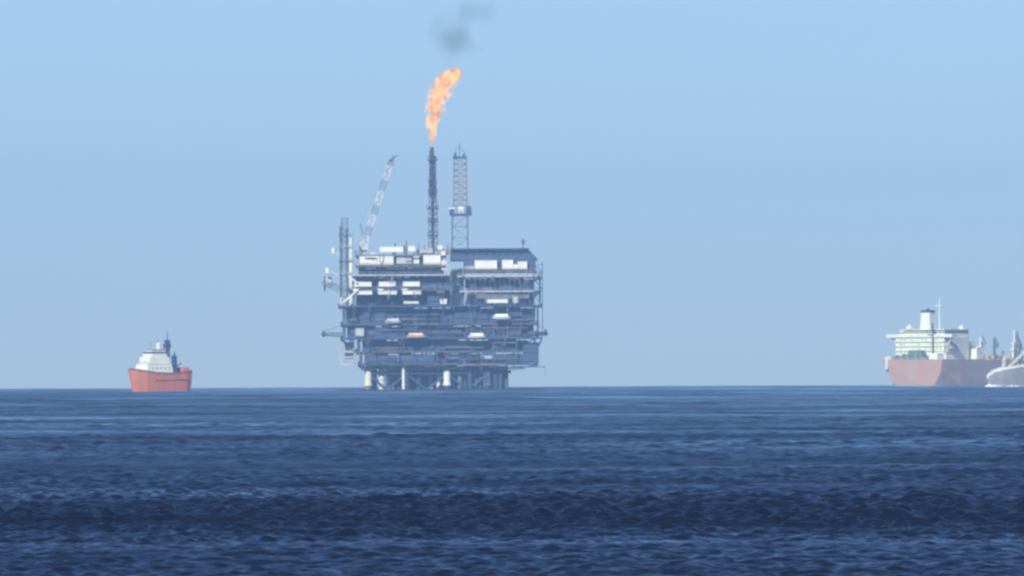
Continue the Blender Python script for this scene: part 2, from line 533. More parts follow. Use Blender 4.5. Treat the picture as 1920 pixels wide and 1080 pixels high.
# white cabins and cladding panels, laid out from the photograph (left, right, top, bottom in px)
def cabin(x0, x1, pt, pb, m='white', name="cabin", y0=-28.6, d=7, fr='steel'):
    z0, z1 = Z(pb), Z(pt)
    mb = MB().box(X(x0), X(x1), y0, y0 + d, z0, z1 - .2)
    mb.box(X(x0) - .15, X(x1) + .15, y0 - .15, y0 + d + .15, z1 - .2, z1)
    n = max(1, int((X(x1) - X(x0)) / 2.4))
    for k in range(n + 1):
        xx = X(x0) + (X(x1) - X(x0)) * k / n
        mb.box(xx - .07, xx + .07, y0 - .06, y0 + .001, z0 + .01, z1 - .21)
    return P(mb, name, m)
for x0 in (666, 712, 757):                                             # the three bays with white cladding above and below
    cabin(x0, x0 + (31 if x0 > 700 else 32), 527.5, 536.5, 'white', "cladding_panel", -28.4, 2)
    cabin(x0 - 1, x0 + 33, 544.5, 551.5, 'white' if x0 != 712 else 'offwhite', "cladding_panel", -28.4, 2)
    cabin(x0 - 2, x0 + 8, 540.5, 544, 'white', "cabin", -28.8, 2)
    cabin(x0 + 2, x0 + 28, 537.4, 543.5, 'brown', "cladding_panel", -25.5, 2)
cabin(758, 786, 564.5, 569.5, 'white', "cabin", -29.5, 4)
cabin(676, 739, 480, 496, 'white', "cabin", -27.7, 9)
cabin(682, 690, 472, 480, 'light', "cabin", -25, 6)
cabin(745, 773, 482, 494, 'light', "cabin", -26, 8)
cabin(777, 787, 480, 495, 'offwhite', "cabin", -27.5, 6)
cabin(795, 827, 478, 496, 'white', "cabin", -27.6, 8)
cabin(714, 757, 462, 472, 'white', "cabin", -25, 9)
cabin(767, 779, 461, 471, 'white', "cabin", -25, 6)
cabin(788, 812, 466, 474, 'light', "cabin", -24, 5)
cabin(822, 830, 460, 468, 'offwhite', "cabin", -27, 5)
cabin(829, 838, 488, 506, 'offwhite', "cabin", -27, 5)
cabin(828, 836, 470, 479, 'offwhite', "cabin", -28, 4)
cabin(826, 838, 560, 570, 'white', "cabin", -29.2, 4)
cabin(891, 932, 488.5, 505.5, 'white', "cabin", -29.2, 8)
cabin(942, 962, 488, 505.5, 'white', "cabin", -29.2, 8)
cabin(962, 971, 496, 505.5, 'white', "cabin", -29.2, 8)
cabin(971, 988, 491, 505.5, 'offwhite', "cabin", -29.0, 8)
cabin(873, 889, 499, 505.5, 'light', "cabin", -29, 6)
cabin(912, 952, 561, 568.5, 'white', "cabin", -29.4, 4)
cabin(961, 971, 556, 569, 'light', "cabin", -29.4, 4)
cabin(893, 992, 548, 560, 'steel', "cabin", -26.5, 4)
cabin(900, 922, 666, 677, 'light', "cabin", -25.9, 5)
cabin(668, 684, 614, 629, 'light', "cabin", -28.9, 4)
cabin(745, 830, 523, 540, 'bluegrey', "cabin", -24.5, 4)
cabin(980, 1009, 642, 680, 'bluegrey', "cabin", -25.5, 30)
# the long dark accommodation hall on the right block with its chamfered end
for k in range(10):                          # heavy risers and caissons under the right block
    P(MB().tube((X(862 + 9.5 * k), -19 + 2.5 * math.sin(k * 2.3), -12), (X(862 + 9.5 * k), -19 + 2.5 * math.sin(k * 2.3), Z(690)), 1.2 + .3 * math.sin(k * 3.1), 12), "caisson", 'bluegrey' if k % 3 else 'steel')
z0, z1 = Z(488), Z(467)
mb = MB()
xs = [(X(845), z0), (X(1008), z0), (X(1006), Z(484)), (X(989), z1), (X(845), z1)]
for q in (-24.0, 26.0):
    mb.v += [(a, q, b) for a, b in xs]
n = 5
mb.f += [tuple(range(5)), tuple(range(9, 4, -1))] + [(k + 5, (k + 1) % 5 + 5, (k + 1) % 5, k) for k in range(5)]
hall = P(mb, "accommodation_hall", 'bluegrey')
for k in range(9):
    a = X(872 + 12.5 * k)
    MB().box(a, a + 1.7, -24.12, -24.0, Z(479), Z(475)).build("window", M['glass'], hall)
P(MB().box(X(870), X(1004), -24, 26, Z(507), Z(488.5)), "storey_wall", 'bluegrey')
P(MB().box(X(674), X(830), -20, 24, Z(496.8), Z(478.2)), "storey_wall", 'steel')
# roof gear on the left block
for px, w_, h_, m in ((676, 2, 3, 'steel'), (700, 3, 2, 'light'), (742, 1, 4.2, 'dark'), (763, 1, 5.5, 'dark'), (786, 2.2, 4, 'steel'), (797, 3, 3, 'brown'), (808, 1.5, 4.5, 'light'), (833, 1.6, 5, 'light'), (840, 2, 3.5, 'rust')):
    mb = MB().box(X(px) - w_ / 2, X(px) + w_ / 2, -20, -17, Z(477), Z(477) + h_ * .7, w_ * .1, .2)
    mb.tube((X(px), -18, Z(477) + h_ * .7), (X(px), -18, Z(477) + h_ + 1.5), .25, 8)
    mb.tube((X(px) - w_, -21, Z(477)), (X(px) - w_, -21, Z(477) + h_ * .8), .3, 8)
    P(mb, "roof_vent", m)
mb = MB().tube((X(981), -20, Z(466)), (X(981), -20, Z(448)), .35, 8)
mb.box(X(978), X(985), -20.8, -19, Z(457), Z(451))
P(mb, "antenna_mast", 'steel')

# open stair and exhaust tower standing at the left edge
t = P(MB().lattice((X(647), -22, Z(572)), (X(648), -22, Z(408)), 3.6, 3.0, 16, .34, .2), "stair_tower", 'steel')
for px, pt in ((641, 424), (652.5, 428), (660, 446)):
    MB().tube((X(px), -24, Z(572)), (X(px), -24, Z(pt)), .62 if px < 655 else .9, 10).tube((X(px), -24, Z(pt + 5)), (X(px), -24, Z(pt)), .85, 10).build("exhaust_pipe", M['steel' if px < 655 else 'offwhite'], t)
for k, py in enumerate((440, 462, 488, 512, 540)):
    mb = MB().box(X(636), X(664), -25.5, -19, Z(py) - .3, Z(py))
    mb.rail([(X(636), -25.4, Z(py)), (X(664), -25.4, Z(py))], gap=2)
    mb.build("landing", M['light' if k % 2 else 'steel'], t)
for px, py in ((627.5, 469), (616.5, 506)):
    mb = MB().tube((X(px), -22, Z(py) - 1.3), (X(px), -22, Z(py) + 1.3), 1.1, 12)
    mb.tube((X(px), -22, Z(py)), (X(642), -22, Z(py) - 3), .16)
    mb.build("antenna_dome", M['white'], t)
# outreach frame at the left with its round tank
mb = MB().lattice((X(636), -16, Z(540)), (X(607), -16, Z(527)), 3.4, 2.2, 4, .22, .15)
mb.tube((X(610), -16, Z(545)), (X(610), -16, Z(516)), .4, 8)
mb.tube((X(607), -16, Z(527)), (X(640), -16, Z(500)), .16)
mb.box(X(606), X(626), -19, -13, Z(534), Z(532))
P(mb, "outreach_frame", 'steel')
P(MB().tube((X(618), -19, Z(523)), (X(618), -13, Z(523)), 1.6, 14), "hose_reel", 'light')
# bright sloping braces at the left corner
mb = MB().tube((X(655), -29.2, Z(516)), (X(672), -29.2, Z(530)), .5)
mb.tube((X(672), -29.2, Z(543)), (X(640), -29.2, Z(571)), .55)
mb.tube((X(640), -29.2, Z(571)), (X(642), -29.2, Z(556)), .5)
P(mb, "corner_brace", 'offwhite')
# hanging stair lattice below the left edge
mb = MB().lattice((X(652), -20, Z(683)), (X(652), -20, Z(635)), 6.6, 6.2, 3, .28, .2)
mb.box(X(643), X(667), -23, -17, Z(682), Z(680))
mb.box(X(648), X(665), -22, -19, Z(674), Z(640)).box(X(643), X(664), -24, -22.5, Z(660), Z(656))
P(mb, "hanging_stair", 'light')
# cantilever arms left and right
for a, b, s in ((642, 607, -1), (1008, 1023, 1)):
    mb = MB().lattice((X(a), -14, Z(626)), (X(b), -14, Z(625)), 1.9, 1.2, 4, .26, .18)
    mb.tube((X(b), -14, Z(630)), (X(b), -14, Z(618)), .5, 8)
    mb.tube((X(b), -14, Z(620)), (X(a), -14, Z(608)), .14)
    mb.box(X(b) - 1, X(b) + 1.2, -16, -12, Z(627), Z(623.5))
    P(mb, "davit_arm", 'dark')
# stair towers with zigzag flights on the right edge
mb = MB()
fl = [572, 555, 540, 525, 510, 497]
for k in range(5):
    a, b = (1001, 1015) if k % 2 else (1015, 1001)
    mb.tube((X(a), -30.5, Z(fl[k])), (X(b), -30.5, Z(fl[k + 1])), .3)
    mb.box(X(999), X(1017), -31.2, -29.8, Z(fl[k + 1]) - .25, Z(fl[k + 1]))
for a in (999.5, 1016.5):
    mb.tube((X(a), -30.5, Z(632)), (X(a), -30.5, Z(492)), .28)
P(mb, "stair_tower", 'bluegrey')
for a, b, c, d_ in ((1008, 681, 960, 690), (672, 681, 684, 690), (1016, 632, 1004, 657), (640, 632, 668, 657)):
    for y in (-24, 0, 24):
        P(MB().tube((X(a), y, Z(b) - .7), (X(c), y, Z(d_) - .7), .4), "knee_brace", 'steel')

# pedestal crane with a long banded boom
cr = P(MB().tube((X(683), -14, Z(497)), (X(683), -14, Z(468)), 1.5, 14).box(X(683) - 2.2, X(683) + 3, -16.5, -11.5, Z(468), Z(458)), "crane", 'light')
p0, p1 = Vector((X(682), -14, Z(463))), Vector((X(736), -14, Z(300)))
cuts = [0, .02, .13, .25, .37, .49, .64, .78, .93, 1.0]
for k in range(9):
    a, b = p0.lerp(p1, cuts[k]), p0.lerp(p1, cuts[k + 1])
    wt = k % 2 == 1 or k == 0
    wt = k in (0, 2, 4, 7) if False else (k % 2 == 1)
    mb = MB().lattice(a, b, 2.9 - .06 * k, 2.8 - .06 * k, 3, .34 if wt else .2, .24 if wt else .1, depth=2.4)
    mb.build("boom_section", M['boompaint' if wt else 'steel'], cr)
mb = MB().tube(p1 - Vector((.8, 0, .5)), p1 + Vector((1.6, 0, 2.2)), .9, 8, .5)
mb.tube(p1 + Vector((1.4, 0, 1.8)), p1 + Vector((3.6, 0, 2.4)), .25)
mb.build("boom_tip", M['steel'], cr)
mb = MB().tube((X(690), -14, Z(458)), (X(677), -14, Z(418)), .22).tube((X(677), -14, Z(418)), (X(683), -14, Z(458)), .2)
mb.tube((X(677), -14, Z(418)), p1, .07)
mb.tube(p1 + Vector((1.4, 0, 1.6)), p1 + Vector((1.4, 0, -9)), .06)
mb.build("boom_rigging", M['steel'], cr)

# flare stack
fs = P(MB().lattice((X(813), -6, Z(477)), (X(812), -6, Z(300)), 4.6, 3.0, 16, .34, .24), "flare_stack", 'steel')
MB().tube((X(812.5), -6, Z(477)), (X(811.5), -6, Z(290)), .75, 12).tube((X(811.5), -6, Z(292)), (X(811), -6, Z(275)), 1.0, 12, .8).build("gas_pipe", M['dark'], fs)
MB().tube((X(808), -6, Z(370)), (X(808.5), -6, Z(282)), .7, 10).tube((X(817.5), -6, Z(372)), (X(816), -6, Z(292)), .7, 10).build("gas_pipe", M['bluegrey'], fs)
for py, wd in ((297, 19), (341, 15), (358, 18), (388, 23), (413, 20), (438, 20)):
    hw = wd / PX / 2
    mb = MB().box(X(812) - hw, X(812) + hw, -6 - hw, -6 + hw, Z(py) - .9, Z(py) - .3)
    mb.rail([(X(812) - hw, -6 - hw, Z(py) - .3), (X(812) + hw, -6 - hw, Z(py) - .3)], gap=1.2, h=1.4, r=.1)
    mb.build("platform_ring", M['dark'], fs)

# drilling derrick
dr = P(MB().lattice((X(863), -8, Z(466)), (X(863), -8, Z(404)), 7.8, 7.4, 3, .6, .16), "derrick", 'steel')
MB().lattice((X(864), -8, Z(386)), (X(864), -8, Z(296)), 6.6, 6.0, 8, .36, .2).build("derrick_mast", M['rust'], dr)
mb = MB().box(X(844), X(885), -12.5, -3.5, Z(404), Z(400))
mb.box(X(844), X(853), -12.5, -11, Z(399.9), Z(389), .3, .2)
mb.box(X(874), X(885), -12.5, -11, Z(399.9), Z(386), .3, .2)
mb.rail([(X(844), -12.4, Z(400)), (X(885), -12.4, Z(400))], h=2, r=.12, gap=1.6)
mb.build("monkey_board", M['bluegrey'], dr)
MB().box(X(859), X(871), -11.5, -9, Z(399.5), Z(386), .5, .3).build("travelling_block", M['white'], dr)
MB().box(X(842), X(853), -13, -11.8, Z(392), Z(389)).build("wind_wall", M['offwhite'], dr)
mb = MB().box(X(850), X(877), -11.3, -4.7, Z(297), Z(293.5))
mb.box(X(852), X(858), -10, -6, Z(293), Z(286), .2, .2).box(X(868), X(874), -10, -6, Z(293), Z(288), .2, .2)
mb.tube((X(863), -8, Z(294)), (X(863), -8, Z(268)), .22).tube((X(853), -8, Z(286)), (X(863), -8, Z(274)), .15).tube((X(874), -8, Z(288)), (X(863), -8, Z(274)), .15)
mb.build("crown_block", M['bluegrey'], dr)

# lifeboats under their davits, each its own thing
def lifeboat(px, py, L, m, label):
    r = empty("lifeboat", (plat.location.x + X(px), D - 31.3, plat.location.z + Z(py)), label, "lifeboat", group="lifeboats hung along the platform front")
    mb = MB()
    st = [(-.5, .15, .5), (-.42, .75, .15), (-.2, 1.2, 0), (.15, 1.25, 0), (.38, .8, .12), (.5, .1, .55)]
    for sx, hw, zb in st:
        mb.v += [(sx * L, -hw, 1.1), (sx * L, -hw * .6, zb), (sx * L, hw * .6, zb), (sx * L, hw, 1.1)]
    for k in range(5):
        a = k * 4
        mb.f += [(a, a + 4, a + 5, a + 1), (a + 1, a + 5, a + 6, a + 2), (a + 2, a + 6, a + 7, a + 3), (a + 3, a + 7, a + 4, a)]
    mb.f += [(0, 1, 2, 3), (23, 22, 21, 20)]
    mb.build("hull", M[m], r)
    mb = MB().box(-.42 * L, .40 * L, -1.0, 1.0, 1.1, 2.3, .6, .35)
    mb.build("canopy", M[m], r)
    for s in (-.3, .3):
        MB().tube((s * L, 0, 2.25), (s * L, 0, 4.4), .07).tube((s * L, 0, 4.4), (s * L, 3.5, 3.6), .22).build("fall", M['steel'], r)
lifeboat(781, 632, 9.3, 'pink', "faded orange lifeboat hung low under the middle of the platform's left block")
lifeboat(894, 633, 8.8, 'offwhite', "off-white lifeboat hung low right of the platform's centre line")
lifeboat(738, 605, 8.2, 'light', "pale grey lifeboat hung high on the platform's left block")
lifeboat(940, 597.5, 8.8, 'white', "white lifeboat hung high on the platform's right block")

# ------------------------------------------------------------------ flame and smoke (volumes)
def blob_tube(path, n=20, jit=0.0, seed=1):
    r_ = random.Random(seed)
    mb = MB()
    for (c, rad) in path:
        for k in range(n):
            t_ = 2 * math.pi * k / n
            rr = rad * (1 + jit * r_.uniform(-1, 1))
            mb.v.append((c[0] + rr * math.cos(t_), c[1] + rr * math.sin(t_), c[2]))
    m_ = len(path)
    for i in range(m_ - 1):
        for k in range(n):
            mb.f.append((i * n + k, i * n + (k + 1) % n, (i + 1) * n + (k + 1) % n, (i + 1) * n + k))
    mb.f += [tuple(range(n - 1, -1, -1)), tuple(range((m_ - 1) * n, m_ * n))]
    return mb
fx, fz = plat.location.x, plat.location.z
pts = [(811, 273, 2.5), (812, 262, 6), (812, 250, 9), (814, 235, 13), (817, 218, 16), (819, 200, 18), (823, 182, 20), (829, 167, 22), (838, 153, 22), (845, 143, 19), (851, 134, 13), (856, 127, 4)]
path = [((X(a) - X(811), 0, Z(b) - Z(273)), r * 1.3 / PX) for a, b, r in pts]
fl_o = blob_tube(path, 24, .10).build("flame", None, None, loc=(fx + X(811), D - 6, fz + Z(273)), smooth=True)
fl_o['label'] = "orange gas flame leaning right above the platform's flare stack"
fl_o['category'] = "flame"
m = bpy.data.materials.new("gas_flame")
m.use_nodes = True
t = m.node_tree
t.nodes.remove(t.nodes["Principled BSDF"])
pv = t.nodes.new("ShaderNodeVolumePrincipled")
tc = t.nodes.new("ShaderNodeTexCoord")
mp = t.nodes.new("ShaderNodeMapping"); mp.inputs["Scale"].default_value = (1, 1, .5)
n1 = t.nodes.new("ShaderNodeTexNoise"); n1.inputs["Scale"].default_value = .33; n1.inputs["Detail"].default_value = 3; n1.inputs["Distortion"].default_value = .6
t.links.new(tc.outputs["Object"], mp.inputs[0]); t.links.new(mp.outputs[0], n1.inputs["Vector"])
def mth(op, a, b=None):
    n = t.nodes.new("ShaderNodeMath"); n.operation = op
    for i_, v_ in enumerate((a, b)):
        if v_ is None: continue
        if isinstance(v_, (int, float)): n.inputs[i_].default_value = v_
        else: t.links.new(v_, n.inputs[i_])
    return n.outputs[0]
sx = t.nodes.new("ShaderNodeSeparateXYZ"); t.links.new(tc.outputs["Object"], sx.inputs[0])
zz_ = sx.outputs[2]
axis_x = mth('ADD', mth('MULTIPLY', zz_, .04), mth('MULTIPLY', mth('POWER', mth('MAXIMUM', zz_, 0.0), 3.0), 1.85e-4))
rr_ = mth('SQRT', mth('ADD', mth('POWER', mth('ABSOLUTE', mth('SUBTRACT', sx.outputs[0], axis_x)), 2.0), mth('POWER', mth('ABSOLUTE', sx.outputs[1]), 2.0)))
wid = mth('ADD', 1.5, mth('MULTIPLY', mth('MINIMUM', zz_, 26.0), .155))      # the flame widens as it rises
core = mth('SUBTRACT', 1.0, mth('DIVIDE', rr_, wid))
fuel = mth('ADD', core, mth('MULTIPLY', mth('SUBTRACT', n1.outputs[0], .5), 3.4))
rd = t.nodes.new("ShaderNodeMapRange")
rd.inputs["From Min"].default_value = .05; rd.inputs["From Max"].default_value = .65
rd.inputs["To Min"].default_value = 0.0; rd.inputs["To Max"].default_value = .75
t.links.new(fuel, rd.inputs[0]); t.links.new(rd.outputs[0], pv.inputs["Density"])
rc = t.nodes.new("ShaderNodeValToRGB")
rc.color_ramp.elements[0].position = .15; rc.color_ramp.elements[0].color = (1.0, .58, .28, 1)
rc.color_ramp.elements[1].position = .95; rc.color_ramp.elements[1].color = (1.0, .40, .02, 1)
t.links.new(fuel, rc.inputs[0]); t.links.new(rc.outputs[0], pv.inputs["Emission Color"])
em = t.nodes.new("ShaderNodeMath"); em.operation = 'MULTIPLY'; em.inputs[1].default_value = 1.0
n4 = t.nodes.new("ShaderNodeTexNoise"); n4.inputs["Scale"].default_value = .30; n4.inputs["Detail"].default_value = 4
mp4 = t.nodes.new("ShaderNodeMapping"); mp4.inputs["Location"].default_value = (31, 7, 4); mp4.inputs["Scale"].default_value = (1, .3, .7)
t.links.new(tc.outputs["Object"], mp4.inputs[0]); t.links.new(mp4.outputs[0], n4.inputs["Vector"])
hot = t.nodes.new("ShaderNodeMapRange")
hot.inputs["From Min"].default_value = .38; hot.inputs["From Max"].default_value = .62
hot.inputs["To Min"].default_value = .72; hot.inputs["To Max"].default_value = 1.5
t.links.new(n4.outputs[0], hot.inputs[0])
t.links.new(mth('MULTIPLY', rd.outputs[0], hot.outputs[0]), em.inputs[0]); t.links.new(em.outputs[0], pv.inputs["Emission Strength"])
pv.inputs["Color"].default_value = (.05, .03, .02, 1)
pv.inputs["Blackbody Intensity"].default_value = 0
t.links.new(pv.outputs[0], t.nodes["Material Output"].inputs["Volume"])
m.cycles.volume_step_rate = .25
fl_o.data.materials.clear(); fl_o.data.materials.append(m)

def smoke(name, c, pts, dens, label):
    path = [((a, b, z), r) for a, b, z, r in pts]
    o = blob_tube(path, 20, .12, 5).build(name, None, None, loc=c, smooth=True)
    m = bpy.data.materials.new("smoke"); m.use_nodes = True
    t = m.node_tree; t.nodes.remove(t.nodes["Principled BSDF"])
    pv = t.nodes.new("ShaderNodeVolumePrincipled")
    pv.inputs["Color"].default_value = (.22, .27, .24, 1)
    tc = t.nodes.new("ShaderNodeTexCoord")
    n1 = t.nodes.new("ShaderNodeTexNoise"); n1.inputs["Scale"].default_value = .10; n1.inputs["Detail"].default_value = 3
    t.links.new(tc.outputs["Object"], n1.inputs["Vector"])
    def mth(op, a, b=None):
        n = t.nodes.new("ShaderNodeMath"); n.operation = op
        for i_, v_ in enumerate((a, b)):
            if v_ is None: continue
            if isinstance(v_, (int, float)): n.inputs[i_].default_value = v_
            else: t.links.new(v_, n.inputs[i_])
        return n.outputs[0]
    def puff(cx, cz, rx, rz, gain):             # a soft puff: densest in the middle, nothing at its rim
        mp = t.nodes.new("ShaderNodeMapping")
        mp.inputs["Location"].default_value = (-cx / rx, 0, -cz / rz)
        mp.inputs["Scale"].default_value = (1 / rx, 1 / rx, 1 / rz)
        t.links.new(tc.outputs["Object"], mp.inputs[0])
        ln = t.nodes.new("ShaderNodeVectorMath"); ln.operation = 'LENGTH'
        t.links.new(mp.outputs[0], ln.inputs[0])
        v = mth('ADD', mth('SUBTRACT', 1.0, ln.outputs["Value"]), mth('MULTIPLY', mth('SUBTRACT', n1.outputs[0], .5), 1.9))
        return mth('MULTIPLY', mth('MINIMUM', mth('MAXIMUM', v, 0.0), 1.0), gain * dens)
    d_ = mth('ADD', puff(1, 9.5, 14.5, 12, .72), mth('ADD', puff(12, 21, 15, 8, .38), puff(1.5, -3, 4.5, 7, .25)))
    t.links.new(d_, pv.inputs["Density"])
    t.links.new(pv.outputs[0], t.nodes["Material Output"].inputs["Volume"])
    m.cycles.volume_step_rate = .5
    o.data.materials.clear(); o.data.materials.append(m)
    o['label'] = label; o['category'] = "smoke"; o['kind'] = 'stuff'
    return o
q = [(853, 132, 4), (852, 122, 26), (848, 108, 44), (847, 98, 54), (848, 86, 62), (852, 70, 66), (860, 54, 68), (872, 40, 66), (884, 24, 66), (896, 4, 62), (906, -14, 50)]
smoke("smoke_plume", (fx + X(846), D - 6, fz + Z(104)), [(X(a) - X(846), 0, Z(b) - Z(104), r / PX) for a, b, r in q], .055,
      "faint grey smoke drifting up above the gas flame")

# ------------------------------------------------------------------ ships
def loft_hull(stations, zk=-2.5, nb=1):
    """stations: x, half beam at deck, half beam at waterline, deck height, x shift at waterline"""
    mb = MB()
    ring = []
    for x, hd, hw, zd, sh in stations:
        mid = (hd * .8 + hw * .2)
        ring.append([(x, -hd, zd), (x + sh * .45, -(hd * .7 + hw * .3), zd * .5), (x + sh, -hw, 0), (x + sh, -hw * .7, zk),
                     (x + sh, hw * .7, zk), (x + sh, hw, 0), (x + sh * .45, hd * .7 + hw * .3, zd * .5), (x, hd, zd)])
    for r_ in ring:
        mb.v += r_
    n = 8
    for i in range(len(ring) - 1):
        for k in range(n):
            a, b = i * n + k, i * n + (k + 1) % n
            mb.f.append((a, a + n, b + n, b))
    mb.f += [tuple(range(n)), tuple(range(len(mb.v) - 1, len(mb.v) - n - 1, -1))]
    return mb

def bulwark(stations, h, th=.25, i0=0, i1=None):
    mb = MB()
    st = stations[i0:i1]
    for s in (-1, 1):
        for (x0, a0, _, z0, _), (x1, a1, _, z1, _) in zip(st[:-1], st[1:]):
            vs = [(x0, s * a0, z0 + .002), (x1, s * a1, z1 + .002), (x1, s * a1 * 1.01, z1 + h), (x0, s * a0 * 1.01, z0 + h),
                  (x0, s * (a0 - th), z0 + .002), (x1, s * (a1 - th), z1 + .002), (x1, s * (a1 * 1.01 - th), z1 + h), (x0, s * (a0 * 1.01 - th), z0 + h)]
            mb.add(vs, [(0, 1, 2, 3), (7, 6, 5, 4), (3, 2, 6, 7), (0, 4, 5, 1), (0, 3, 7, 4), (1, 5, 6, 2)])
    return mb

# --- red support tug, bow to the left and a little towards us
DT = 4000.0
pt = F / DT
yaw = math.radians(180 + 35)
tug = empty("support_vessel", ((296 - 960) / pt, DT, drop(DT)), "small red-hulled support vessel with white wheelhouse, alone at the left of the horizon", "ship", yaw)
st = [(-14.6, 4.9, 4.3, 8.3, .6), (-11.5, 5.6, 5.3, 7.9, 0), (-4, 5.8, 5.6, 7.2, 0), (4, 5.8, 5.4, 7.4, 0), (9, 5.4, 4.4, 8.2, -.6), (12.6, 3.8, 2.2, 8.8, -1.2), (15, .9, .5, 9.3, -1.8)]
loft_hull(st).build("hull", M['red'], tug)
bulwark(st, 1.1).build("bulwark", M['rust'], tug)
MB().tube((-12, -5.85, 5.4), (5, -5.85, 5.0), .2, 8).tube((-12, 5.85, 5.4), (5, 5.85, 5.0), .2, 8).build("fender", M['rust'], tug)
sup = MB().box(-5, 9.2, -5.0, 5.0, 7.2, 12.0, 1.0, .15).build("superstructure", M['white'], tug)
for k in range(5):
    for s in (-1, 1):
        MB().tube((-2.6 + 2.1 * k, s * 4.8, 10.2), (-2.6 + 2.1 * k, s * 5.0, 10.2), .3, 10).build("porthole", M['glass'], sup)
MB().box(-4.8, 8.2, -4.9, 4.9, 12.0, 12.25).rail([(-4.7, -4.8, 12.25), (8.1, -4.8, 12.25), (8.1, 4.8, 12.25)]).build("boat_deck", M['light'], tug)
MB().box(-3.6, 7.2, -4.4, 4.4, 12.253, 15.2, .5, .2).build("superstructure", M['white'], tug)
wh = MB().box(-2.2, 5.6, -4.0, 4.0, 15.2, 18.2, .6, .4).build("wheelhouse", M['offwhite'], tug)
MB().box(-1.98, 5.38, -3.88, 3.88, 16.7, 17.4).build("window_band", M['glass'], wh)
MB().box(-1.9, 5.4, -3.9, 3.9, 18.2, 18.6).build("wheelhouse_roof", M['light'], tug)
mb = MB().lattice((-4.2, 0, 12.25), (-4.8, 0, 22.5), 2.2, 1.2, 6, .26, .18).tube((-4.8, 0, 22), (-4.9, 0, 27), .26, 6, .12)
mb.box(-5.2, -4.4, -2.2, 2.2, 22.0, 22.4).box(-5.9, -3.5, -1.3, 1.3, 19.2, 21.0)
mb.build("mast", M['bluegrey'], tug)
MB().tube((-1.0, -1.2, 18.6), (-1.0, -1.2, 20.8), 1.0, 12).tube((-1.0, -1.2, 20.8), (-1.0, -1.2, 21.5), 1.0, 12, .4).build("radar_dome", M['white'], tug)
MB().tube((1, 1.4, 18.6), (1, 1.4, 23), .1).tube((3, -1.5, 18.6), (3, -1.5, 22), .08).build("aerial", M['steel'], tug)
for s in (-1, 1):
    MB().box(-7.4, -5.2, s * 3.2 - .9, s * 3.2 + .9, 6.8, 15.8, .25, .1).tube((-6.3, s * 3.2, 15.8), (-6.6, s * 3.2, 17.2), .4, 10).build("funnel", M['bluegrey'], tug)
MB().tube((-8.6, -2.4, 6.8), (-8.6, -2.4, 9.5), .6, 10).tube((-8.6, -2.4, 9.4), (-13.2, -1.5, 12.5), .35).build("deck_crane", M['steel'], tug)
MB().box(-13.8, -10, -4.6, 4.6, 7.6, 10.6, .3, .2).build("stern_house", M['red'], tug)
mb = MB().tube((11, -1, 8.9), (11, 1, 8.9), .9, 12).box(10, 12, -1.6, 1.6, 8.4, 9.0)
mb.build("windlass", M['brown'], tug)
MB().box(-3.5, -1.9, -5.2, -4.3, 12.3, 13.6, .1, .1).build("life_raft_canister", M['white'], tug)

# --- tanker seen from the stern quarter
DK = 6000.0
pk = F / DK
ay = math.radians(52)
tk = empty("oil_tanker", ((1709 - 960) / pk, DK, drop(DK)), "very large oil tanker with faded red hull and white accommodation block, seen from astern", "ship", ay)
st = [(0, 24.5, 16, 17.5, 4), (6, 25.5, 20, 17.5, 2), (20, 26, 25, 17.5, 0), (60, 26, 26, 17.0, 0), (250, 26, 26, 17.0, 0), (280, 20, 15, 18.5, 0), (300, 6, 3, 20, -3), (306, .8, .4, 20.5, -6)]
loft_hull(st, -4).build("hull", M['tanker'], tk)
mb = MB()
for s in (-1, 1):
    mb.rail([(.3, s * 24.3, 17.5), (6, s * 25.3, 17.5), (20, s * 25.8, 17.5), (60, s * 25.8, 17), (250, s * 25.8, 17)], gap=4, r=.09)
mb.rail([(.3, -24.3, 17.5), (.3, 24.3, 17.5)], gap=4, r=.09)
mb.build("guard_rail", M['offwhite'], tk)
ac = MB().box(10, 38, -19.1, 20, 17.3, 32.0, .0, .0).build("accommodation_block", M['housepaint'], tk)
for zz in (20, 23, 26, 29):                    # open galleries run round every storey
    mb = MB().box(9.2, 12, -19.2, 19.8, zz - .12, zz).rail([(9.3, 19.7, zz), (9.3, -19.1, zz)], gap=3, r=.06)
    mb.build("gallery", M['housepaint'], ac)
    for k in random.Random(int(zz)).sample(range(12), 6):
        MB().box(9.93, 10.05, -16.4 + 2.9 * k, -15.6 + 2.9 * k, zz + .9, zz + 1.7).build("window", M['glass'], ac)
br = MB().box(12, 40, -18, 19, 32.0, 36.8, .4, .4).build("bridge", M['cream'], tk)
MB().box(12.1, 39.9, -17.9, 18.9, 34.9, 35.4, 0, 0).build("window_band", M['glass'], br)
wg = MB().box(9, 15, -26, 27, 32.003, 32.6).box(9, 9.3, -26, 27, 32.6, 34.0).box(9, 15, 26.8, 27, 32.6, 34).box(9, 15, -26, -25.8, 32.6, 34)
for s in (-1, 1):
    wg.tube((12, s * 25, 32), (12, s * 19.2, 26.5), .4)
    wg.tube((12, s * 23, 32), (12, s * 19.2, 22), .25)
wg.build("bridge_wing", M['white'], tk)
MB().box(11, 41, -18.5, 15, 36.803, 37.4).build("monkey_island", M['white'], tk)
fn = MB().box(13, 20, -5.5, 2.6, 37.4, 48.5, .7, .5).build("funnel", M['white'], tk)
MB().box(13.4, 19.6, -5.3, 2.4, 48.5, 49.9, .2, .2).tube((15, -3, 49.8), (15, -3, 51.2), .6, 10).tube((18, 0, 49.8), (18, 0, 51), .6, 10).build("funnel_cap", M['black'], fn)
MB().tube((26, -4, 37.4), (26, -4, 57.5), .55, 8, .3).box(25, 27, -6.5, -1.5, 52.5, 53).build("mast", M['white'], tk)
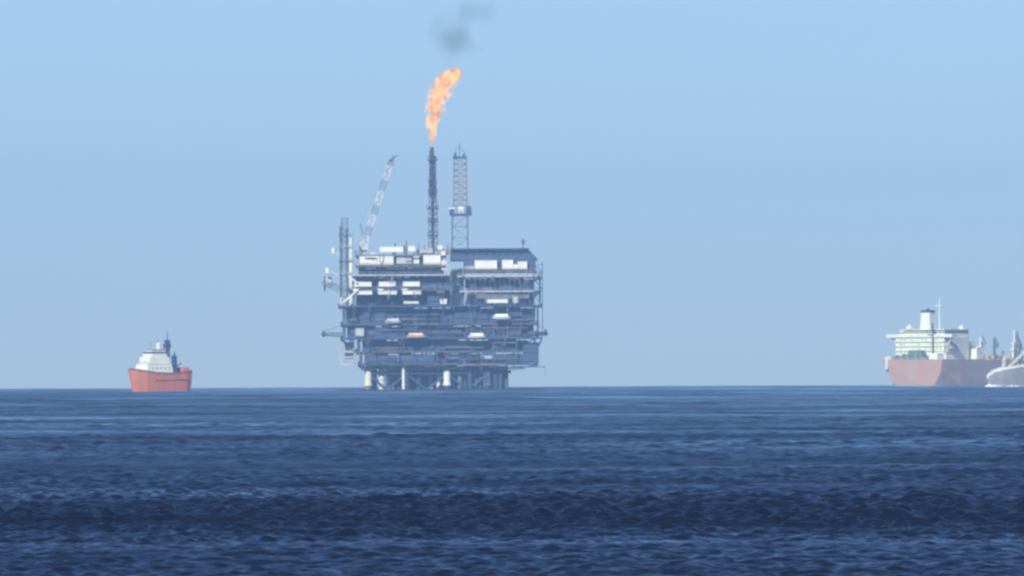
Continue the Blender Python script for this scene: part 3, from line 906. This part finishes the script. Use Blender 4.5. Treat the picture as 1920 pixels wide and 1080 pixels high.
MB().tube((9.2, -10.5, 17.5), (9.2, -10.5, 41.5), .75, 10).box(8.4, 10, -11.6, -9.4, 36, 37.2).tube((9.2, -10.5, 32.5), (6.5, -6, 36.5), .3).build("provision_crane", M['steel'], tk)
MB().box(3, 8, -6, 6, 17.5, 23.5, .6, .6).box(4, 7, 6.5, 11, 17.5, 21).build("winch_house", M['green'], tk)
MB().box(2, 9.5, -19, -12.5, 17.5, 21.5, .2, .2).build("deck_house", M['white'], tk)
MB().box(.5, 3.5, 17.5, 21.8, 17.5, 19.2).tube((.2, 20.5, 19), (.2, 20.5, 11), .9, 8).build("stern_davit", M['white'], tk)
mb = MB()
for k in range(5):
    y = 14 - 6.3 * k
    mb.tube((2.2, y, 17.5), (2.2, y, 19.3), .9, 10).tube((1.2, y + 1.6, 18.6), (3.2, y + 1.6, 18.6), .9, 10)
mb.build("mooring_winch", M['dark'], tk)
for x, y, z, a_, b_, h, m_ in ((12, 10, 37.4, 3, 4, 2.4, 'white'), (13, 17, 32.6, 2, 3, 2.6, 'offwhite'), (38, -14, 37.4, 4, 3, 2.2, 'offwhite'), (6, -23, 17.5, 2, 2, 3, 'offwhite'), (5, 15, 17.5, 2, 3, 2.5, 'dark'),
                       (44, -21, 17.5, 6, 5, 7, 'housepaint'), (50, -15, 17, 5, 5, 5, 'yellow'), (43.5, -8, 17, 10, 18, 12, 'housepaint'), (53, -10, 17, 7, 12, 9, 'housepaint')):
    MB().box(x - a_ / 2, x + a_ / 2, y - b_ / 2, y + b_ / 2, z, z + h, .3, .3).tube((x, y, z + h), (x, y, z + h + 1.4), .3, 8).build("deck_locker", M[m_], tk)
for s in (-1, 1):
    mb = MB().box(14, 22, s * 20.6 - 1.3, s * 20.6 + 1.3, 24.5, 26.6, .9, .4).tube((15, s * 19, 23), (15, s * 21, 29), .25).tube((21, s * 19, 23), (21, s * 21, 29), .25)
    mb.build("ship_lifeboat", M['pink'], tk)
# tank deck: pipes, hose cranes and king posts ahead of the house
mb = MB()
for k in range(7):
    mb.tube((42, -9 + 3 * k, 19.2), (245, -9 + 3 * k, 19.2), .5, 8)
for k in range(12):
    mb.box(44 + 17 * k, 45 + 17 * k, -11, 11, 17.1, 19.9)
mb.build("deck_piping", M['yellow'], tk)
for x, y, h, m_ in ((54, -17, 15, 'offwhite'), (66, -10, 19, 'light'), (72, 12, 14, 'steel'), (92, -18, 20, 'offwhite'), (104, -14, 12, 'yellow'), (118, -18, 17, 'light'), (130, 6, 19, 'steel'), (83, -8, 15, 'steel'), (98, 2, 18, 'light'), (88, -20, 12, 'offwhite'), (111, -8, 16, 'steel'), (124, -12, 14, 'offwhite')):
    mb = MB().tube((x, y, 17), (x, y, 17 + h), .95, 10, .6).box(x - 1.6, x + 1.6, y - 1.6, y + 1.6, 17 + h * .55, 17 + h * .55 + .8)
    mb.box(x - 2, x + 2, y - 2, y + 2, 17.0, 20.5, .5, .5)
    mb.tube((x, y, 17 + h * .9), (x + 9, y + 3, 17 + h * .55), .35)
    mb.build("king_post", M[m_], tk)
for k, x in enumerate((48, 60, 78, 86, 98, 110)):
    mb = MB().box(x - 3, x + 3, -22, -15, 17.05, 17.8).tube((x - 2, -20, 17.8), (x - 2, -20, 21 + k % 3), .8, 10).tube((x + 1.6, -17, 17.8), (x + 1.6, -17, 22.5), .5, 10)
    mb.build("deck_vent", M['yellow' if k % 2 else 'rust'], tk)

# --- grey working vessel crossing in front of the tanker
DG = 4700.0
pg = F / DG
gy = math.radians(180 + 12)
gx0 = (1851 - 960) / pg
gv = empty("workboat", (gx0 + 34 * math.cos(math.radians(12)), DG + 34 * math.sin(math.radians(12)), drop(DG)),
           "dark grey vessel with white gunwale at the right edge, in front of the tanker", "ship", gy)
st = [(-34, 6.5, 6, 12.2, 0), (-20, 7, 6.6, 12.2, 0), (0, 7, 6.6, 11.8, 0), (12, 6.8, 6, 11.0, 0), (20, 6.4, 5, 9.8, 0), (27, 5.0, 3.4, 8.6, 0), (31, 3.4, 2.0, 7.4, .4), (33.6, 1.4, 1.0, 5.6, .6), (34.4, .5, .5, 4.2, -.4)]
loft_hull(st).build("hull", M['hullgrey'], gv)
mb = bulwark(st, 1.25, .5)
mb.build("gunwale", M['offwhite'], gv)
MB().box(6, 10, 6.9, 7.2, 8.6, 9.8).build("hawse_opening", M['dark'], gv)
MB().box(3, 14, -5, 5, 11.0, 15.5, .5, .3).build("deck_house", M['cream'], gv)
MB().box(-12, 2.8, -5, 5, 11.9, 18.5, .8, .4).build("deck_house", M['offwhite'], gv)
MB().box(-11, 1.5, -5.1, 5.1, 16.2, 17.4).build("window_band", M['glass'], gv)
mb = MB().lattice((24, 3.2, 9.5), (13.5, 3.2, 19.5), 1.1, .7, 7, .22, .12)
mb.build("derrick_boom", M['offwhite'], gv)
mb = MB().tube((22, 0, 9), (22, 0, 12.5), 1.3, 10).tube((15, -2, 11), (15, -2, 14), .8, 10)
mb.build("deck_gear", M['brown'], gv)
MB().tube((17, 0, 10.5), (17, 0, 25), .35, 8, .2).box(16.4, 17.6, -2.5, 2.5, 20, 20.4).build("mast", M['steel'], gv)
MB().tube((-2, 0, 18.5), (-2, 0, 29), .4, 8, .2).build("mast", M['offwhite'], gv)
for x, h, y in ((25, 5, -2), (20, 8, 1), (12.5, 9, -3), (8, 12, 2), (4, 8, -3), (1, 14, 3)):
    mb = MB().lattice((x, y, 9.5 if x > 15 else 11), (x - .6, y, 11 + h), 1.3, .8, 5, .16, .1)
    mb.build("rigging_post", M['offwhite' if x % 2 else 'steel'], gv)
for k, (x, y, m_) in enumerate(((19, -3.4, 'yellow'), (16, 2.5, 'brown'), (12, -3.5, 'cream'), (9, 3.6, 'yellow'))):
    MB().box(x - 1.4, x + 1.4, y - 1.2, y + 1.2, 9.5, 12.6 + .7 * k, .2, .2).tube((x, y, 12.4 + .7 * k), (x + 1, y, 13.6 + .7 * k), .3, 8).build("deck_gear", M[m_], gv)
# broken white water along its waterline
fm = MB()
r3 = random.Random(4)
for s in (-1, 1):
    prev = None
    for k in range(70):
        u = 35.5 - k
        hwid = np.interp(u, [-34, 12, 20, 27, 31, 33.6, 35.5], [6.6, 6.1, 5.1, 3.5, 2.3, 1.3, .3])
        hgt = .15 + .9 * r3.random() * r3.random() + (.8 if k < 6 else 0) * r3.random()
        out = hwid + .8 + 1.4 * r3.random() + max(0, 6 - k) * .15
        cur = [(u, s * (hwid - .3), -.8), (u, s * (hwid + .25), hgt), (u, s * ((hwid + out) / 2 + .2), hgt * .8), (u, s * out, -.8)]
        if prev:
            b = len(fm.v)
            fm.v += prev + cur
            fm.f += [(b + i, b + i + 1, b + i + 5, b + i + 4) for i in range(3)] + [(b + 3, b, b + 4, b + 7)]
        prev = cur
fo = fm.build("wake_foam", mat("white_foam", (.85, .87, .9), .9, 0, .2, 1.5), None, loc=gv.location, rz=gy)
fo['kind'] = 'stuff'; fo['label'] = "white foam along the waterline of the grey vessel at the right edge"; fo['category'] = "foam"

# ------------------------------------------------------------------ sea air
hz = MB().box(-9800, 9800, -9800, 9800, -16, 222).build("haze", None)
m = bpy.data.materials.new("sea_air")
m.use_nodes = True
t = m.node_tree
t.nodes.remove(t.nodes["Principled BSDF"])
pv = t.nodes.new("ShaderNodeVolumePrincipled")
pv.inputs["Color"].default_value = (.375, .66, 1.0, 1)
pv.inputs["Density"].default_value = 0.88e-4
t.links.new(pv.outputs[0], t.nodes["Material Output"].inputs["Volume"])
hz.data.materials.clear(); hz.data.materials.append(m)
hz['kind'] = 'stuff'
